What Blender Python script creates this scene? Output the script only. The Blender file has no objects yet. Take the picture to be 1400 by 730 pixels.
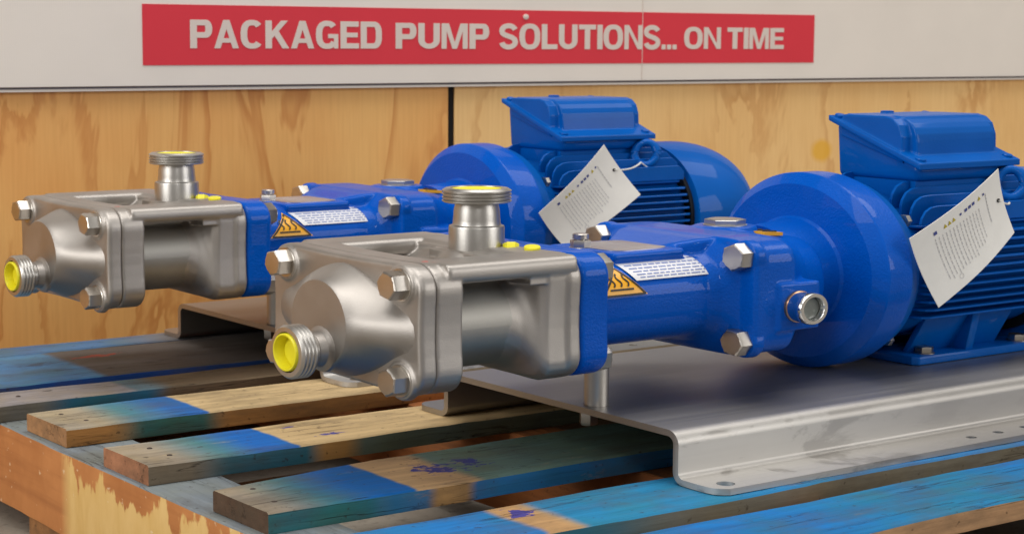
import bpy, bmesh, math, random
from mathutils import Vector, Matrix
random.seed(7)
SC = bpy.context.scene
COL = SC.collection
# ------------------------------------------------------------------ units
# all lengths below are written in pump units; U turns them into metres.
S = 0.73            # metres per unit
Q = 0.8183          # the heights of the photographed place against its widths
def U(p): return Vector((p[0]*S, p[1]*S, p[2]*S*Q))

# ------------------------------------------------------------------ camera
cam_d = bpy.data.cameras.new('camera')
cam = bpy.data.objects.new('camera', cam_d); COL.objects.link(cam)
yaw, pitch, roll, FPX = 0.635748, 0.121683, 0.006383, 2570.15
F = Vector((math.sin(yaw), math.cos(yaw), 0)); Rv = Vector((math.cos(yaw), -math.sin(yaw), 0)); Uv = Vector((0, 0, 1))
F, Uv = F*math.cos(pitch)-Uv*math.sin(pitch), Uv*math.cos(pitch)+F*math.sin(pitch)
Rv, Uv = Rv*math.cos(roll)+Uv*math.sin(roll), Uv*math.cos(roll)-Rv*math.sin(roll)
CAMP = Vector((-1.355, -2.2407, .6258))*S
M = Matrix((Rv, Uv, -F)).transposed().to_4x4(); M.translation = CAMP
cam.matrix_world = M
cam_d.sensor_fit = 'HORIZONTAL'; cam_d.sensor_width = 36; cam_d.lens = 36*FPX/1400
cam_d.clip_start = .05; cam_d.clip_end = 200
cam_d.dof.use_dof = True; cam_d.dof.focus_distance = 2.72*S; cam_d.dof.aperture_fstop = 16
SC.camera = cam

# ------------------------------------------------------------------ light
world = bpy.data.worlds.new('World'); SC.world = world; world.use_nodes = True
wn = world.node_tree; wn.nodes.clear()
wo = wn.nodes.new('ShaderNodeOutputWorld'); wb = wn.nodes.new('ShaderNodeBackground')
wt = wn.nodes.new('ShaderNodeTexCoord'); ws = wn.nodes.new('ShaderNodeSeparateXYZ'); wr = wn.nodes.new('ShaderNodeValToRGB')
wm = wn.nodes.new('ShaderNodeMapRange'); wm.inputs[1].default_value = -1; wm.inputs[2].default_value = 1
wn.links.new(wt.outputs['Generated'], ws.inputs[0]); wn.links.new(ws.outputs['Z'], wm.inputs[0]); wn.links.new(wm.outputs[0], wr.inputs[0])
cr = wr.color_ramp
cr.elements[0].position = 0; cr.elements[0].color = (.16, .14, .12, 1)
cr.elements[1].position = 1; cr.elements[1].color = (.75, .74, .72, 1)
e = cr.elements.new(.47); e.color = (.22, .19, .165, 1)
e = cr.elements.new(.56); e.color = (.36, .34, .32, 1)
wn.links.new(wr.outputs[0], wb.inputs[0]); wb.inputs[1].default_value = .58
wn.links.new(wb.outputs[0], wo.inputs[0])

def area(name, loc, target, sx, sy, power, col):
    d = bpy.data.lights.new(name, 'AREA'); d.shape = 'RECTANGLE'; d.size = sx; d.size_y = sy; d.energy = power; d.color = col
    o = bpy.data.objects.new(name, d); COL.objects.link(o)
    o.location = loc
    o.rotation_euler = (Vector(target)-Vector(loc)).to_track_quat('-Z', 'Y').to_euler()
    return o
# the open roller door behind the camera to the right, and two rows of roof lights
area('door_light', (3.8, -4.8, 1.9), (.5, 0, .2), 3.4, 2.6, 80, (1, .985, .96))
area('roof_light', (-.9, -.2, 4.5), (-.3, .2, 0), 1.9, 5.0, 74, (1, .975, .94))
area('roof_light', (2.4, .2, 4.5), (1.2, .2, 0), 1.9, 5.0, 74, (1, .975, .94))
area('side_fill_light', (-4.2, .4, 1.9), (.3, .2, .25), 2.6, 2.4, 82, (1, .985, .96))  # unseen fill lamp, added to brighten the faces turned left
area('window_light', (-1.5, -3.4, 2.0), (.5, 0, .2), .75, .6, 11, (1, .99, .97))
SC.view_settings.view_transform = 'Standard'; SC.view_settings.look = 'None'
SC.view_settings.exposure = 0.32; SC.view_settings.gamma = 1; SC.view_settings.use_curve_mapping = False
SC.render.engine = 'CYCLES'
try:
    SC.cycles.use_denoising = True
    SC.cycles.max_bounces = 8
except Exception: pass

# ------------------------------------------------------------------ material tools
def lin(r, g, b):
    f = lambda c: (c/255/12.92) if c/255 <= .04045 else ((c/255+.055)/1.055)**2.4
    return (f(r), f(g), f(b), 1)
class N:
    def __init__(s, name, org=(0, 0, 0)):
        s.m = bpy.data.materials.new(name); s.m.use_nodes = True; s.t = s.m.node_tree; s.t.nodes.clear()
        s.out = s.n('ShaderNodeOutputMaterial'); s.b = s.n('ShaderNodeBsdfPrincipled'); s.l(s.b.outputs[0], s.out.inputs[0])
        s.tc = s.n('ShaderNodeTexCoord')
        mp = s.n('ShaderNodeMapping'); mp.inputs['Scale'].default_value = (1/S, 1/S, 1/S/Q); mp.inputs['Location'].default_value = org; s.l(s.tc.outputs['Object'], mp.inputs[0]); s.co = mp.outputs[0]
        sp = s.n('ShaderNodeSeparateXYZ'); s.l(s.co, sp.inputs[0]); s.x, s.y, s.z = sp.outputs
    def n(s, k): return s.t.nodes.new(k)
    def l(s, a, b): s.t.links.new(a, b)
    def put(s, v, sock):
        if hasattr(v, 'is_output'): s.l(v, sock)
        elif isinstance(v, (tuple, list)) and sock.type == 'VECTOR': sock.default_value = v[:3]
        else: sock.default_value = v
    def map(s, scale, vec=None, loc=(0, 0, 0), rot=(0, 0, 0)):
        m = s.n('ShaderNodeMapping'); m.inputs['Scale'].default_value = scale; m.inputs['Location'].default_value = loc; m.inputs['Rotation'].default_value = rot
        s.l(vec or s.co, m.inputs[0]); return m.outputs[0]
    def rand(s):
        return s.n('ShaderNodeObjectInfo').outputs['Random']
    def noise(s, scale, detail=3, vec=None, rough=.5, dist=0, perobj=True, color=False):
        m = s.n('ShaderNodeTexNoise'); m.noise_dimensions = '4D'; m.inputs['Scale'].default_value = scale; m.inputs['Detail'].default_value = detail
        m.inputs['Roughness'].default_value = rough; m.inputs['Distortion'].default_value = dist
        s.l(vec or s.co, m.inputs['Vector'])
        if perobj: s.l(s.math('MULTIPLY', s.rand(), 37.), m.inputs['W'])
        return m.outputs['Color' if color else 'Fac']
    def math(s, op, a, b=0., clamp=False):
        m = s.n('ShaderNodeMath'); m.operation = op; m.use_clamp = clamp; s.put(a, m.inputs[0]); s.put(b, m.inputs[1]); return m.outputs[0]
    def rng(s, v, a, b, c=0., d=1., smooth=False):
        m = s.n('ShaderNodeMapRange'); m.clamp = True
        if smooth: m.interpolation_type = 'SMOOTHSTEP'
        s.put(v, m.inputs[0])
        for i, q in enumerate((a, b, c, d)): m.inputs[i+1].default_value = q
        return m.outputs[0]
    def mix(s, f, a, b, mode='MIX'):
        m = s.n('ShaderNodeMix'); m.data_type = 'RGBA'; m.blend_type = mode; m.clamp_factor = True
        s.put(f, m.inputs['Factor'])
        cs = [i for i in m.inputs if i.type == 'RGBA']; s.put(a, cs[0]); s.put(b, cs[1])
        return [o for o in m.outputs if o.type == 'RGBA'][0]
    def bump(s, h, strength=.3, dist=.002, prev=None):
        m = s.n('ShaderNodeBump'); m.inputs['Strength'].default_value = strength; m.inputs['Distance'].default_value = dist
        s.l(h, m.inputs['Height'])
        if prev: s.l(prev, m.inputs['Normal'])
        return m.outputs[0]
    def set(s, **k):
        nm = dict(color='Base Color', rough='Roughness', metal='Metallic', normal='Normal', coat='Coat Weight', coatr='Coat Roughness', spec='Specular IOR Level', alpha='Alpha', trans='Transmission Weight', ior='IOR', aniso='Anisotropic')
        for a, v in k.items(): s.put(v, s.b.inputs[nm[a]])
        return s.m

def steel(name, col, r0, r1, bump=.15, bscale=260, mottled=.12, brush=None):
    n = N(name)
    big = n.noise(9, 4); fine = n.noise(bscale, 2)
    c = n.mix(n.rng(big, .3, .7, 0, 1), [v*(1-mottled) for v in col[:3]]+[1], [min(1, v*(1+mottled)) for v in col[:3]]+[1])
    rr = n.rng(big, .25, .75, r0, r1)
    h = fine
    if brush: h = n.noise(1, 3, n.map(brush))
    n.set(color=c, metal=1., rough=rr, normal=n.bump(h, bump, .0006))
    return n.m
MAT = {}
MAT['cast'] = steel('bead_blasted_stainless', (.43, .40, .37), .44, .54, .25, 560)
MAT['turned'] = steel('turned_stainless', (.50, .48, .45), .32, .42, .12, 300)
MAT['bolt'] = steel('bolt_stainless', (.52, .485, .44), .27, .38, .12, 200, .25)
MAT['bore'] = steel('dull_bore_steel', (.38, .365, .335), .48, .6, .15, 300, .15)
MAT['bright'] = steel('polished_fitting', (.72, .72, .72), .10, .18, .05, 200)
# sheet steel of the base plates: rolled, with wiped patches
n = N('sheet_stainless')
wipe = n.math('MULTIPLY', n.rng(n.noise(7.5, 5, n.map((1, 1, 2.2)), .62, .6, perobj=False), .44, .50, 0, 1), n.math('MULTIPLY', n.rng(n.y, -.29, -.28, 1, 0), n.rng(n.x, .55, .95, 1, .12)))
streak = n.noise(1, 4, n.map((2.2, 90, 40)))
c = n.mix(wipe, (.41, .39, .365, 1), (.58, .56, .53, 1)); c = n.mix(n.rng(streak, .3, .7, 0, .25), c, (.40, .38, .36, 1))
n.set(color=c, metal=1., rough=n.math('ADD', n.rng(wipe, 0, 1, .46, .56), n.rng(streak, .3, .7, -.03, .03)), normal=n.bump(streak, .08, .0004)); MAT['sheet'] = n.m
# paints
def paint(name, col, r, coat, peel, pscale):
    n = N(name)
    p1 = n.noise(pscale, 2); p2 = n.noise(14, 4)
    c = n.mix(n.rng(p2, .35, .7, 0, .35), col, [v*.72 for v in col[:3]]+[1])
    nb = n.bump(p1, peel, .0015); nb = n.bump(n.noise(11, 2), .12, .003, nb)
    n.set(color=c, rough=n.rng(p2, .3, .7, r, r+.08), coat=coat, coatr=.04, normal=nb, spec=.05)
    return n.m
MAT['blue'] = paint('gloss_blue_enamel', (.0, .092, .51, 1), .30, .26, .6, 250)
MAT['motorblue'] = paint('motor_blue_enamel', (.0, .099, .43, 1), .42, .22, .15, 200)
def flat(name, col, r=.5, metal=0., spec=.5, nz=.06):
    n = N(name)
    f = n.noise(30, 3)
    c = n.mix(n.rng(f, .3, .7, 0, 1), [v*(1-nz) for v in col[:3]]+[1], [min(1, v*(1+nz)) for v in col[:3]]+[1])
    n.set(color=c, rough=r, metal=metal, spec=spec); return n.m
MAT['yellow'] = flat('yellow_plastic', lin(232, 222, 40), .38)
MAT['paper'] = flat('tag_paper', lin(238, 235, 228), .75, nz=.03)
MAT['ink'] = flat('grey_print', lin(186, 185, 186), .7)
MAT['inkblue'] = flat('blue_print', lin(70, 78, 140), .7)
MAT['inkgold'] = flat('gold_print', lin(190, 170, 40), .7)
MAT['labelwhite'] = flat('label_film', lin(222, 222, 226), .35)
MAT['labelink'] = flat('label_print', lin(120, 135, 185), .5)
MAT['hazard'] = flat('hazard_yellow', lin(240, 172, 28), .35)
MAT['black'] = flat('black_print', lin(22, 20, 18), .5)
MAT['dark'] = flat('cowl_gap_shade', lin(20, 20, 20), .6)
MAT['foil'] = steel('nameplate_foil', (.66, .63, .60), .28, .40, .1, 200)
MAT['string'] = flat('white_string', lin(215, 212, 205), .8)
MAT['orange_reflection'] = steel('washer_orange_reflection', (.72, .42, .25), .25, .4)
n = N('sight_glass_pane'); n.set(color=(.42, .45, .42, 1), rough=.06, trans=.6, ior=1.45); MAT['glass'] = n.m

# plywood: tall cathedral figure on a warm veneer
def plywood(name, tint):
    n = N(name)
    warp = n.noise(1.5, 3, n.map((2.2, 1, .7)))
    fig = n.noise(1, 5, n.map((2.3, 1, .6)), .6, 1.1)
    ring = n.math('ADD', n.math('MULTIPLY', fig, 5.5), n.math('MULTIPLY', n.x, .9))
    band = n.math('FRACT', ring)
    late = n.math('MULTIPLY', n.rng(band, .62, .93, 0, 1, True), n.rng(band, .93, 1., 1, 0))
    fine = n.noise(1, 5, n.map((150, 5, 6)), .6)
    blot = n.noise(2.3, 3, n.map((1, 1, .8)))
    c = n.mix(n.rng(blot, .3, .7), lin(*tint[0]), lin(*tint[1]))
    c = n.mix(n.math('MULTIPLY', late, n.rng(warp, .35, .62, .06, .7)), c, lin(*tint[2]))
    c = n.mix(n.rng(fine, .4, .75, 0, .2), c, lin(*tint[2]))
    ys = n.math('SUBTRACT', n.x, 2.7424); zs = n.math('SUBTRACT', n.z, .357)
    d = n.math('SQRT', n.math('ADD', n.math('MULTIPLY', ys, ys), n.math('MULTIPLY', zs, zs)))
    d = n.math('ADD', d, n.rng(n.noise(14, 3, perobj=False), 0, 1, -.012, .012))
    c = n.mix(n.rng(d, .028, .05, .8, 0), c, lin(236, 176, 40))
    n.set(color=c, rough=n.rng(fine, .3, .7, .5, .62), spec=.35, normal=n.bump(fine, .12, .0008)); return n.m
MAT['ply_a'] = plywood('plywood_left', ((232, 164, 90), (244, 192, 118), (192, 114, 48)))
MAT['ply_b'] = plywood('plywood_right', ((236, 186, 118), (247, 206, 142), (198, 134, 70)))

# printed vinyl sign sheet with a faint weave
def vinyl(name, col):
    n = N(name)
    w1 = n.n('ShaderNodeTexWave'); w1.bands_direction = 'X'; w1.inputs['Scale'].default_value = 60; w1.inputs['Distortion'].default_value = .6; n.l(n.co, w1.inputs['Vector'])
    w2 = n.n('ShaderNodeTexWave'); w2.bands_direction = 'Z'; w2.inputs['Scale'].default_value = 70; w2.inputs['Distortion'].default_value = .6; n.l(n.co, w2.inputs['Vector'])
    grid = n.math('MULTIPLY', w1.outputs['Fac'], w2.outputs['Fac'])
    c = n.mix(n.rng(grid, 0, 1, .2, 0), col, [v*.75 for v in col[:3]]+[1])
    c = n.mix(n.rng(n.noise(5, 4), .4, .75, 0, .16), c, [v*.7 for v in col[:3]]+[1])
    n.set(color=c, rough=.6, spec=.15, normal=n.bump(grid, .1, .0006)); return n.m
MAT['vinyl'] = vinyl('white_sign_vinyl', lin(240, 231, 221))
MAT['red'] = vinyl('red_sign_vinyl', lin(226, 64, 76))
MAT['letter'] = vinyl('letter_vinyl', lin(228, 214, 204))
MAT['trimdark'] = flat('dark_trim', lin(62, 52, 58), .5)

n = N('concrete'); a = n.noise(5, 6); b = n.noise(55, 4)
c = n.mix(n.rng(a, .3, .7), lin(112, 104, 94), lin(150, 141, 128)); c = n.mix(n.rng(b, .55, .75, 0, .6), c, lin(70, 62, 54))
n.set(color=c, rough=.85, normal=n.bump(b, .4, .004)); MAT['concrete'] = n.m
MAT['backing'] = flat('dark_wall_lining', lin(12, 10, 9), .9)

# pallet timber. zones: (x0, x1, colour, soft0, soft1, cover) in units along the board
PO = (.8, .35, -.25)     # where the pallet stands
def timber(name, bare, zones=(), marks=(), worn=.5, grain_axis='x'):
    n = N(name, PO)
    sc = (3.0, 60, 60) if grain_axis == 'x' else (60, 3.0, 60)
    g = n.noise(1, 5, n.map(sc), .6); big = n.noise(7, 4, n.map((.5, 1.3, 1.3) if grain_axis == 'x' else (1.3, .5, 1.3))); speck = n.noise(90, 3)
    b0 = lin(*bare)
    c = n.mix(n.rng(g, .32, .68), [v*.76 for v in b0[:3]]+[1], [min(1, v*1.15) for v in b0[:3]]+[1])
    c = n.mix(n.rng(big, .45, .75, 0, .5), c, [b0[0]*.55, b0[1]*.52, b0[2]*.5, 1])
    jit = n.math('MULTIPLY', n.math('SUBTRACT', n.noise(22, 4), .5), .016)
    xx = n.math('ADD', n.x, jit)
    for x0, x1, col, s0, s1, cover in zones:
        m = n.math('MULTIPLY', n.rng(xx, x0-s0, x0+s0, 0, 1, True), n.rng(xx, x1-s1, x1+s1, 1, 0, True))
        k = lin(*col)
        pc = n.mix(n.rng(g, .3, .7), [v*.74 for v in k[:3]]+[1], [min(1, v*1.18) for v in k[:3]]+[1])
        pc = n.mix(n.rng(n.noise(11, 4), .42, .68, 0, .6), pc, [k[0]*1.1+.006, k[1]*.95, k[2]*.58, 1])
        wear = n.rng(n.noise(16, 5, n.map((.5, 1.4, 1.4)), .65), .62, .72, 1, 1-worn)
        c = n.mix(n.math('MULTIPLY', n.math('MULTIPLY', m, cover), wear), c, pc)
    for mx, my, rx, ry, col, dens in marks:
        dx = n.math('DIVIDE', n.math('SUBTRACT', n.x, mx), rx); dy = n.math('DIVIDE', n.math('SUBTRACT', n.y, my), ry)
        d = n.math('SQRT', n.math('ADD', n.math('MULTIPLY', dx, dx), n.math('MULTIPLY', dy, dy)))
        d = n.math('ADD', d, n.rng(n.noise(55, 3, n.map((.7, 1.5, 1)), .6, 1.0), .3, .7, -.75, .75))
        c = n.mix(n.rng(d, .45, .6, dens, 0), c, lin(*col))
    stain = n.noise(6, 6, n.map((.7, 1.6, 1.6) if grain_axis == 'x' else (1.6, .7, 1.6), loc=(4, 2, 0)), .68)
    c = n.mix(n.rng(stain, .46, .70, 0, .66), c, lin(84, 74, 62))
    crack = n.noise(1, 4, n.map((2.2, 34, 34) if grain_axis == 'x' else (34, 2.2, 34), loc=(7, 0, 0)), .55)
    crk = n.math('MULTIPLY', n.rng(n.math('ABSOLUTE', n.math('SUBTRACT', crack, .5)), 0, .012, 1, 0), n.rng(big, .48, .56))
    c = n.mix(n.math('MULTIPLY', crk, .7), c, lin(40, 32, 26))
    c = n.mix(n.rng(speck, .64, .72, 0, .6), c, lin(58, 46, 36))
    nb = n.bump(g, .45, .002); nb = n.bump(big, .35, .004, nb); nb = n.bump(n.math('SUBTRACT', 1., crk), .5, .002, nb)
    n.set(color=c, rough=n.rng(g, .3, .7, .62, .8), spec=.15, normal=nb); return n.m

# ------------------------------------------------------------------ mesh tools (pump units)
def loft(bm, secs, cap=True):
    rows = [[bm.verts.new(p) for p in s] for s in secs]
    k = len(rows[0])
    for a, b in zip(rows, rows[1:]):
        for i in range(k):
            bm.faces.new((a[i], a[(i+1) % k], b[(i+1) % k], b[i]))
    if cap:
        bm.faces.new(rows[0][::-1]); bm.faces.new(rows[-1])
def rrect(hy, hz, r, n=7, waist=0.):
    pts = []
    for cy, cz, a0 in ((hy-r, hz-r, 0), (-hy+r, hz-r, 90), (-hy+r, -hz+r, 180), (hy-r, -hz+r, 270)):
        for i in range(n+1):
            a = math.radians(a0+90*i/n); pts.append((cy+r*math.cos(a), cz+r*math.sin(a)))
    out = []
    for i, p in enumerate(pts):      # extra points along the straight sides, so a waist can bow in
        q = pts[(i+1) % len(pts)]
        out.append(p)
        if math.hypot(q[0]-p[0], q[1]-p[1]) > .03:
            for t in (.2, .4, .6, .8): out.append((p[0]+(q[0]-p[0])*t, p[1]+(q[1]-p[1])*t))
    if waist:
        out = [(y*(1-waist*max(0, 1-(z/hz)**2)**2*(abs(y) > hy*.6)), z*(1-waist*1.3*max(0, 1-(y/hy)**2)**2*(abs(z) > hz*.6))) for y, z in out]
    return out
def sell(hy, hz, e, n=56):
    o = []
    for i in range(n):
        a = 2*math.pi*i/n; c, s = math.cos(a), math.sin(a)
        o.append((hy*math.copysign(abs(c)**(2/e), c), hz*math.copysign(abs(s)**(2/e), s)))
    return o
def atx(prof, x, cy, cz): return [(x, cy+y, cz+z) for y, z in prof]
def frame(axis):
    d = {'x': Vector((1, 0, 0)), '-x': Vector((-1, 0, 0)), 'y': Vector((0, 1, 0)), '-y': Vector((0, -1, 0)), 'z': Vector((0, 0, 1)), '-z': Vector((0, 0, -1))}[axis] if isinstance(axis, str) else Vector(axis).normalized()
    u = d.cross(Vector((0, 0, 1)))
    if u.length < .01: u = Vector((1, 0, 0))
    u.normalize(); v = d.cross(u); return d, u, v
def lathe(bm, axis, o, prof, n=48, cap=True, a0=0.):
    d, u, v = frame(axis); o = Vector(o)
    loft(bm, [[o+d*t+u*(r*math.cos(2*math.pi*i/n+a0))+v*(r*math.sin(2*math.pi*i/n+a0)) for i in range(n)] for t, r in prof], cap)
def box(bm, x0, x1, y0, y1, z0, z1):
    vs = [bm.verts.new((x, y, z)) for x in (x0, x1) for y in (y0, y1) for z in (z0, z1)]
    for f in ((0, 1, 3, 2), (4, 6, 7, 5), (0, 4, 5, 1), (2, 3, 7, 6), (0, 2, 6, 4), (1, 5, 7, 3)): bm.faces.new([vs[i] for i in f])
def prism(bm, pts, lo, hi, axis):
    def P(a, b, t): return {'x': (t, a, b), 'y': (a, t, b), 'z': (a, b, t)}[axis]
    loft(bm, [[P(a, b, lo) for a, b in pts], [P(a, b, hi) for a, b in pts]])
def tube(bm, pts, r, n=10):
    pts = [Vector(p) for p in pts]; secs = []
    for i, p in enumerate(pts):
        t = (pts[min(i+1, len(pts)-1)]-pts[max(i-1, 0)]).normalized()
        u = t.cross(Vector((.3, .2, 1))).normalized(); v = t.cross(u)
        secs.append([p+u*(r*math.cos(2*math.pi*k/n))+v*(r*math.sin(2*math.pi*k/n)) for k in range(n)])
    loft(bm, secs)
def bevel(bm, w, seg=2, ang=30):
    bmesh.ops.recalc_face_normals(bm, faces=bm.faces)
    es = [e for e in bm.edges if len(e.link_faces) == 2 and e.calc_face_angle(0) > math.radians(ang)]
    bmesh.ops.bevel(bm, geom=es, offset=w, segments=seg, affect='EDGES', profile=.5)
def finish(me, sharp):
    for p in me.polygons: p.use_smooth = True
    if sharp < 180: me.set_sharp_from_angle(angle=math.radians(sharp))
def tomesh(bm, name):
    bmesh.ops.recalc_face_normals(bm, faces=bm.faces)
    me = bpy.data.meshes.new(name); bm.to_mesh(me); bm.free(); return me
def cast(bm, name, voxel, it, fac=.5):
    """one fused casting: the overlapping shapes are remeshed and eased so that every joint gets a fillet"""
    me = tomesh(bm, name); o = bpy.data.objects.new('casting', me); COL.objects.link(o)
    m = o.modifiers.new('r', 'REMESH'); m.mode = 'VOXEL'; m.voxel_size = voxel; m.use_smooth_shade = True
    m = o.modifiers.new('s', 'SMOOTH'); m.factor = fac; m.iterations = it
    r = bpy.data.meshes.new_from_object(o.evaluated_get(bpy.context.evaluated_depsgraph_get()))
    bpy.data.objects.remove(o); bpy.data.meshes.remove(me); r.name = name; return r
def obj(name, src, mat, parent=None, sharp=32, origin=(0, 0, 0)):
    me = tomesh(src, name) if isinstance(src, bmesh.types.BMesh) else src
    o3 = Vector(origin)
    for v in me.vertices: v.co = U(v.co-o3)
    for mm in (mat if isinstance(mat, (list, tuple)) else [mat]): me.materials.append(MAT[mm] if isinstance(mm, str) else mm)
    finish(me, sharp)
    o = bpy.data.objects.new(name, me); COL.objects.link(o)
    if parent: o.parent = parent
    else: o.location = U(o3)
    return o
def thing(name, label, cat, loc=(0, 0, 0), group=None):
    o = bpy.data.objects.new(name, None); COL.objects.link(o); o.location = U(loc); o.empty_display_size = .05
    o['label'] = label; o['category'] = cat
    if group: o['group'] = group
    return o
def tag(o, label, cat, group=None):
    o['label'] = label; o['category'] = cat
    if group: o['group'] = group
    return o
def copy_tree(o, parent=None):
    c = o.copy(); COL.objects.link(c); c.parent = parent
    for ch in list(o.children): copy_tree(ch, c)
    return c
BM = bmesh.new

# ------------------------------------------------------------------ the setting: floor, wall, plywood sheets, sign
YW = 1.75
bm = BM(); vs = [bm.verts.new(p) for p in ((-9, -9, -.25), (12, -9, -.25), (12, 6, -.25), (-9, 6, -.25))]; bm.faces.new(vs)
o = obj('floor', bm, 'concrete'); o['kind'] = 'structure'
bm = BM(); box(bm, -3, 7, YW+.006, YW+.08, -.25, 4); o = obj('wall', bm, 'backing'); o['kind'] = 'structure'
def sheet(x0, x1, mat, label):
    bm = BM(); box(bm, x0, x1, YW, YW+.0055, -.25, 1.9); bevel(bm, .001, 1)
    return tag(obj('plywood_sheet', bm, mat), label, 'plywood', 'plywood sheets lining the wall')
sheet(-2.0, 1.3835, 'ply_a', 'orange-brown plywood sheet left of the dark upright gap, behind the left-hand pump')
sheet(1.4035, 4.8, 'ply_b', 'paler plywood sheet right of the dark upright gap, behind the two blue motors')

sign = thing('sign_board', 'long white sign board with a red band reading PACKAGED PUMP SOLUTIONS... ON TIME', 'sign', (1.5, YW, .614))
SO = (1.5, YW, .614)
bm = BM(); box(bm, -2.0, 4.8, YW-.014, YW-.001, .622, 1.7); obj('panel', bm, 'vinyl', sign, origin=SO)
bm = BM(); box(bm, -2.0, 4.8, YW-.02, YW-.001, .6165, .6205); obj('edge_line', bm, 'trimdark', sign, origin=SO)
bm = BM(); box(bm, -2.0, 4.8, YW-.018, YW-.001, .609, .6162); obj('bottom_strip', bm, 'vinyl', sign, origin=SO)
bm = BM(); box(bm, .528, 2.683, YW-.0155, YW-.0145, .679, .849); obj('red_band', bm, 'red', sign, origin=SO)
def arcp(cx, cy, rx, ry, a0, a1, n=14):
    return [(cx+rx*math.cos(math.radians(a0+(a1-a0)*i/n)), cy+ry*math.sin(math.radians(a0+(a1-a0)*i/n))) for i in range(n+1)]
def stroke(path, wx, wy):
    """a band of even weight along a path; wx across uprights, wy across level runs"""
    L, Rr = [], []
    for i, p in enumerate(path):
        q0, q1 = path[max(i-1, 0)], path[min(i+1, len(path)-1)]
        dx, dy = q1[0]-q0[0], q1[1]-q0[1]; m = math.hypot(dx, dy) or 1
        nx, ny = -dy/m*wx/2, dx/m*wy/2
        L.append((p[0]+nx, p[1]+ny)); Rr.append((p[0]-nx, p[1]-ny))
    return [[L[i], L[i+1], Rr[i+1], Rr[i]] for i in range(len(path)-1)]
def rc(x0, y0, x1, y1): return [(x0, y0), (x1, y0), (x1, y1), (x0, y1)]
WX, WY = .245, .195
def bowl(cx, x1, y0, y1):     # right-hand bowl of P and D as a stroke
    r = min((y1-y0)/2, .42)-WY/2*0
    hy = WY/2
    return stroke([(cx, y1-hy), (x1-r*.72, y1-hy)]+arcp(x1-r*.72, y1-hy-r*.72+.0, r*.72-WX/2, r*.72, 90, 0, 10)+arcp(x1-r*.72, y0+hy+r*.72, r*.72-WX/2, r*.72, 0, -90, 10)+[(x1-r*.72, y0+hy), (cx, y0+hy)], WX, WY)
def ring(w, a0, a1, n=40):
    rx, ry = w/2-WX/2, .51-WY/2+.005
    e = 2.5
    o = []
    for i in range(n+1):
        t = math.radians(a0+(a1-a0)*i/n); c_, s_ = math.cos(t), math.sin(t)
        o.append((w/2+rx*math.copysign(abs(c_)**(2/e), c_), .5+ry*math.copysign(abs(s_)**(2/e), s_)))
    return o
GL = {
 'P': (.80, lambda: [rc(0, 0, WX, 1)]+bowl(.1, .80, .37, 1)),
 'A': (.90, lambda: [[(0, 0), (.225, 0), (.555, 1), (.335, 1)], [(.675, 0), (.90, 0), (.565, 1), (.345, 1)], rc(.2, .2, .7, .36)]),
 'C': (.86, lambda: stroke(ring(.86, 42, 318), WX, WY)),
 'K': (.90, lambda: [rc(0, 0, WX, 1), [(.2, .30), (.2, .56), (.60, 1), (.86, 1)], [(.30, .52), (.45, .70), (.90, 0), (.645, 0)]]),
 'G': (.90, lambda: stroke(ring(.88, 42, 325), WX, WY)+[rc(.48, .38, .88, .53), rc(.71, .0, .88, .45)]),
 'E': (.74, lambda: [rc(0, 0, WX, 1), rc(.1, 0, .74, WY), rc(.1, .415, .69, .585), rc(.1, 1-WY, .73, 1)]),
 'D': (.86, lambda: [rc(0, 0, WX, 1)]+bowl(.1, .86, 0, 1)),
 'U': (.84, lambda: stroke([(WX/2, 1), (WX/2, .36)]+arcp(.42, .34, .42-WX/2, .34-WY/2, 180, 360, 18)+[(.84-WX/2, .36), (.84-WX/2, 1)], WX, WY)),
 'M': (1.04, lambda: [rc(0, 0, .20, 1), rc(.84, 0, 1.04, 1), [(.10, 1), (.29, 1), (.60, 0), (.43, 0)], [(.75, 1), (.94, 1), (.61, 0), (.44, 0)]]),
 'S': (.80, lambda: stroke(arcp(.40, .72, .29, .20, 15, 180, 12)+[(.13, .63)]+[(.25, .555), (.40, .51), (.56, .455), (.67, .375)]+arcp(.40, .285, .29, .205, 10, -172, 14), WX*.95, WY)),
 'O': (.92, lambda: stroke(ring(.92, 0, 360, 48), WX, WY)),
 'L': (.70, lambda: [rc(0, 0, WX, 1), rc(.1, 0, .70, WY)]),
 'T': (.78, lambda: [rc(.39-WX/2, 0, .39+WX/2, 1), rc(0, 1-WY, .78, 1)]),
 'I': (.215, lambda: [rc(0, 0, WX, 1)]),
 'N': (.86, lambda: [rc(0, 0, .205, 1), rc(.655, 0, .86, 1), [(.05, 1), (.215, 1), (.81, 0), (.645, 0)]]),
 '.': (.20, lambda: [rc(0, 0, .20, .20)]), ' ': (.20, lambda: [])}
def word(text, x0, x1, z0, z1):
    gap = .07; total = sum(GL[c][0] for c in text)+gap*(len(text)-1); k = (x1-x0)/total; x = x0
    for ch in text:
        w, f = GL[ch]; bm = BM()
        for j, poly in enumerate(f()):
            d = YW-.0165-.00002*(j % 7)
            vs = [bm.verts.new((x+px*k, d, z0+pz*(z1-z0))) for px, pz in poly]
            fc = bm.faces.new(vs)
        bmesh.ops.recalc_face_normals(bm, faces=bm.faces)
        if len(bm.faces):
            g = bm.faces[:] ; ext = bmesh.ops.extrude_face_region(bm, geom=g)
            for v in [e_ for e_ in ext['geom'] if isinstance(e_, bmesh.types.BMVert)]: v.co.y += .0006
            obj('letter', bm, 'letter', sign, 20, SO)
        else: bm.free()
        x += (w+gap)*k
bm = BM(); box(bm, 2.018, 2.0195, YW-.0162, YW-.0150, .623, 1.2); obj('seam', bm, 'letter', sign, origin=SO)
word('PACKAGED', .647, 1.172, .7265, .807)
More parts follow.
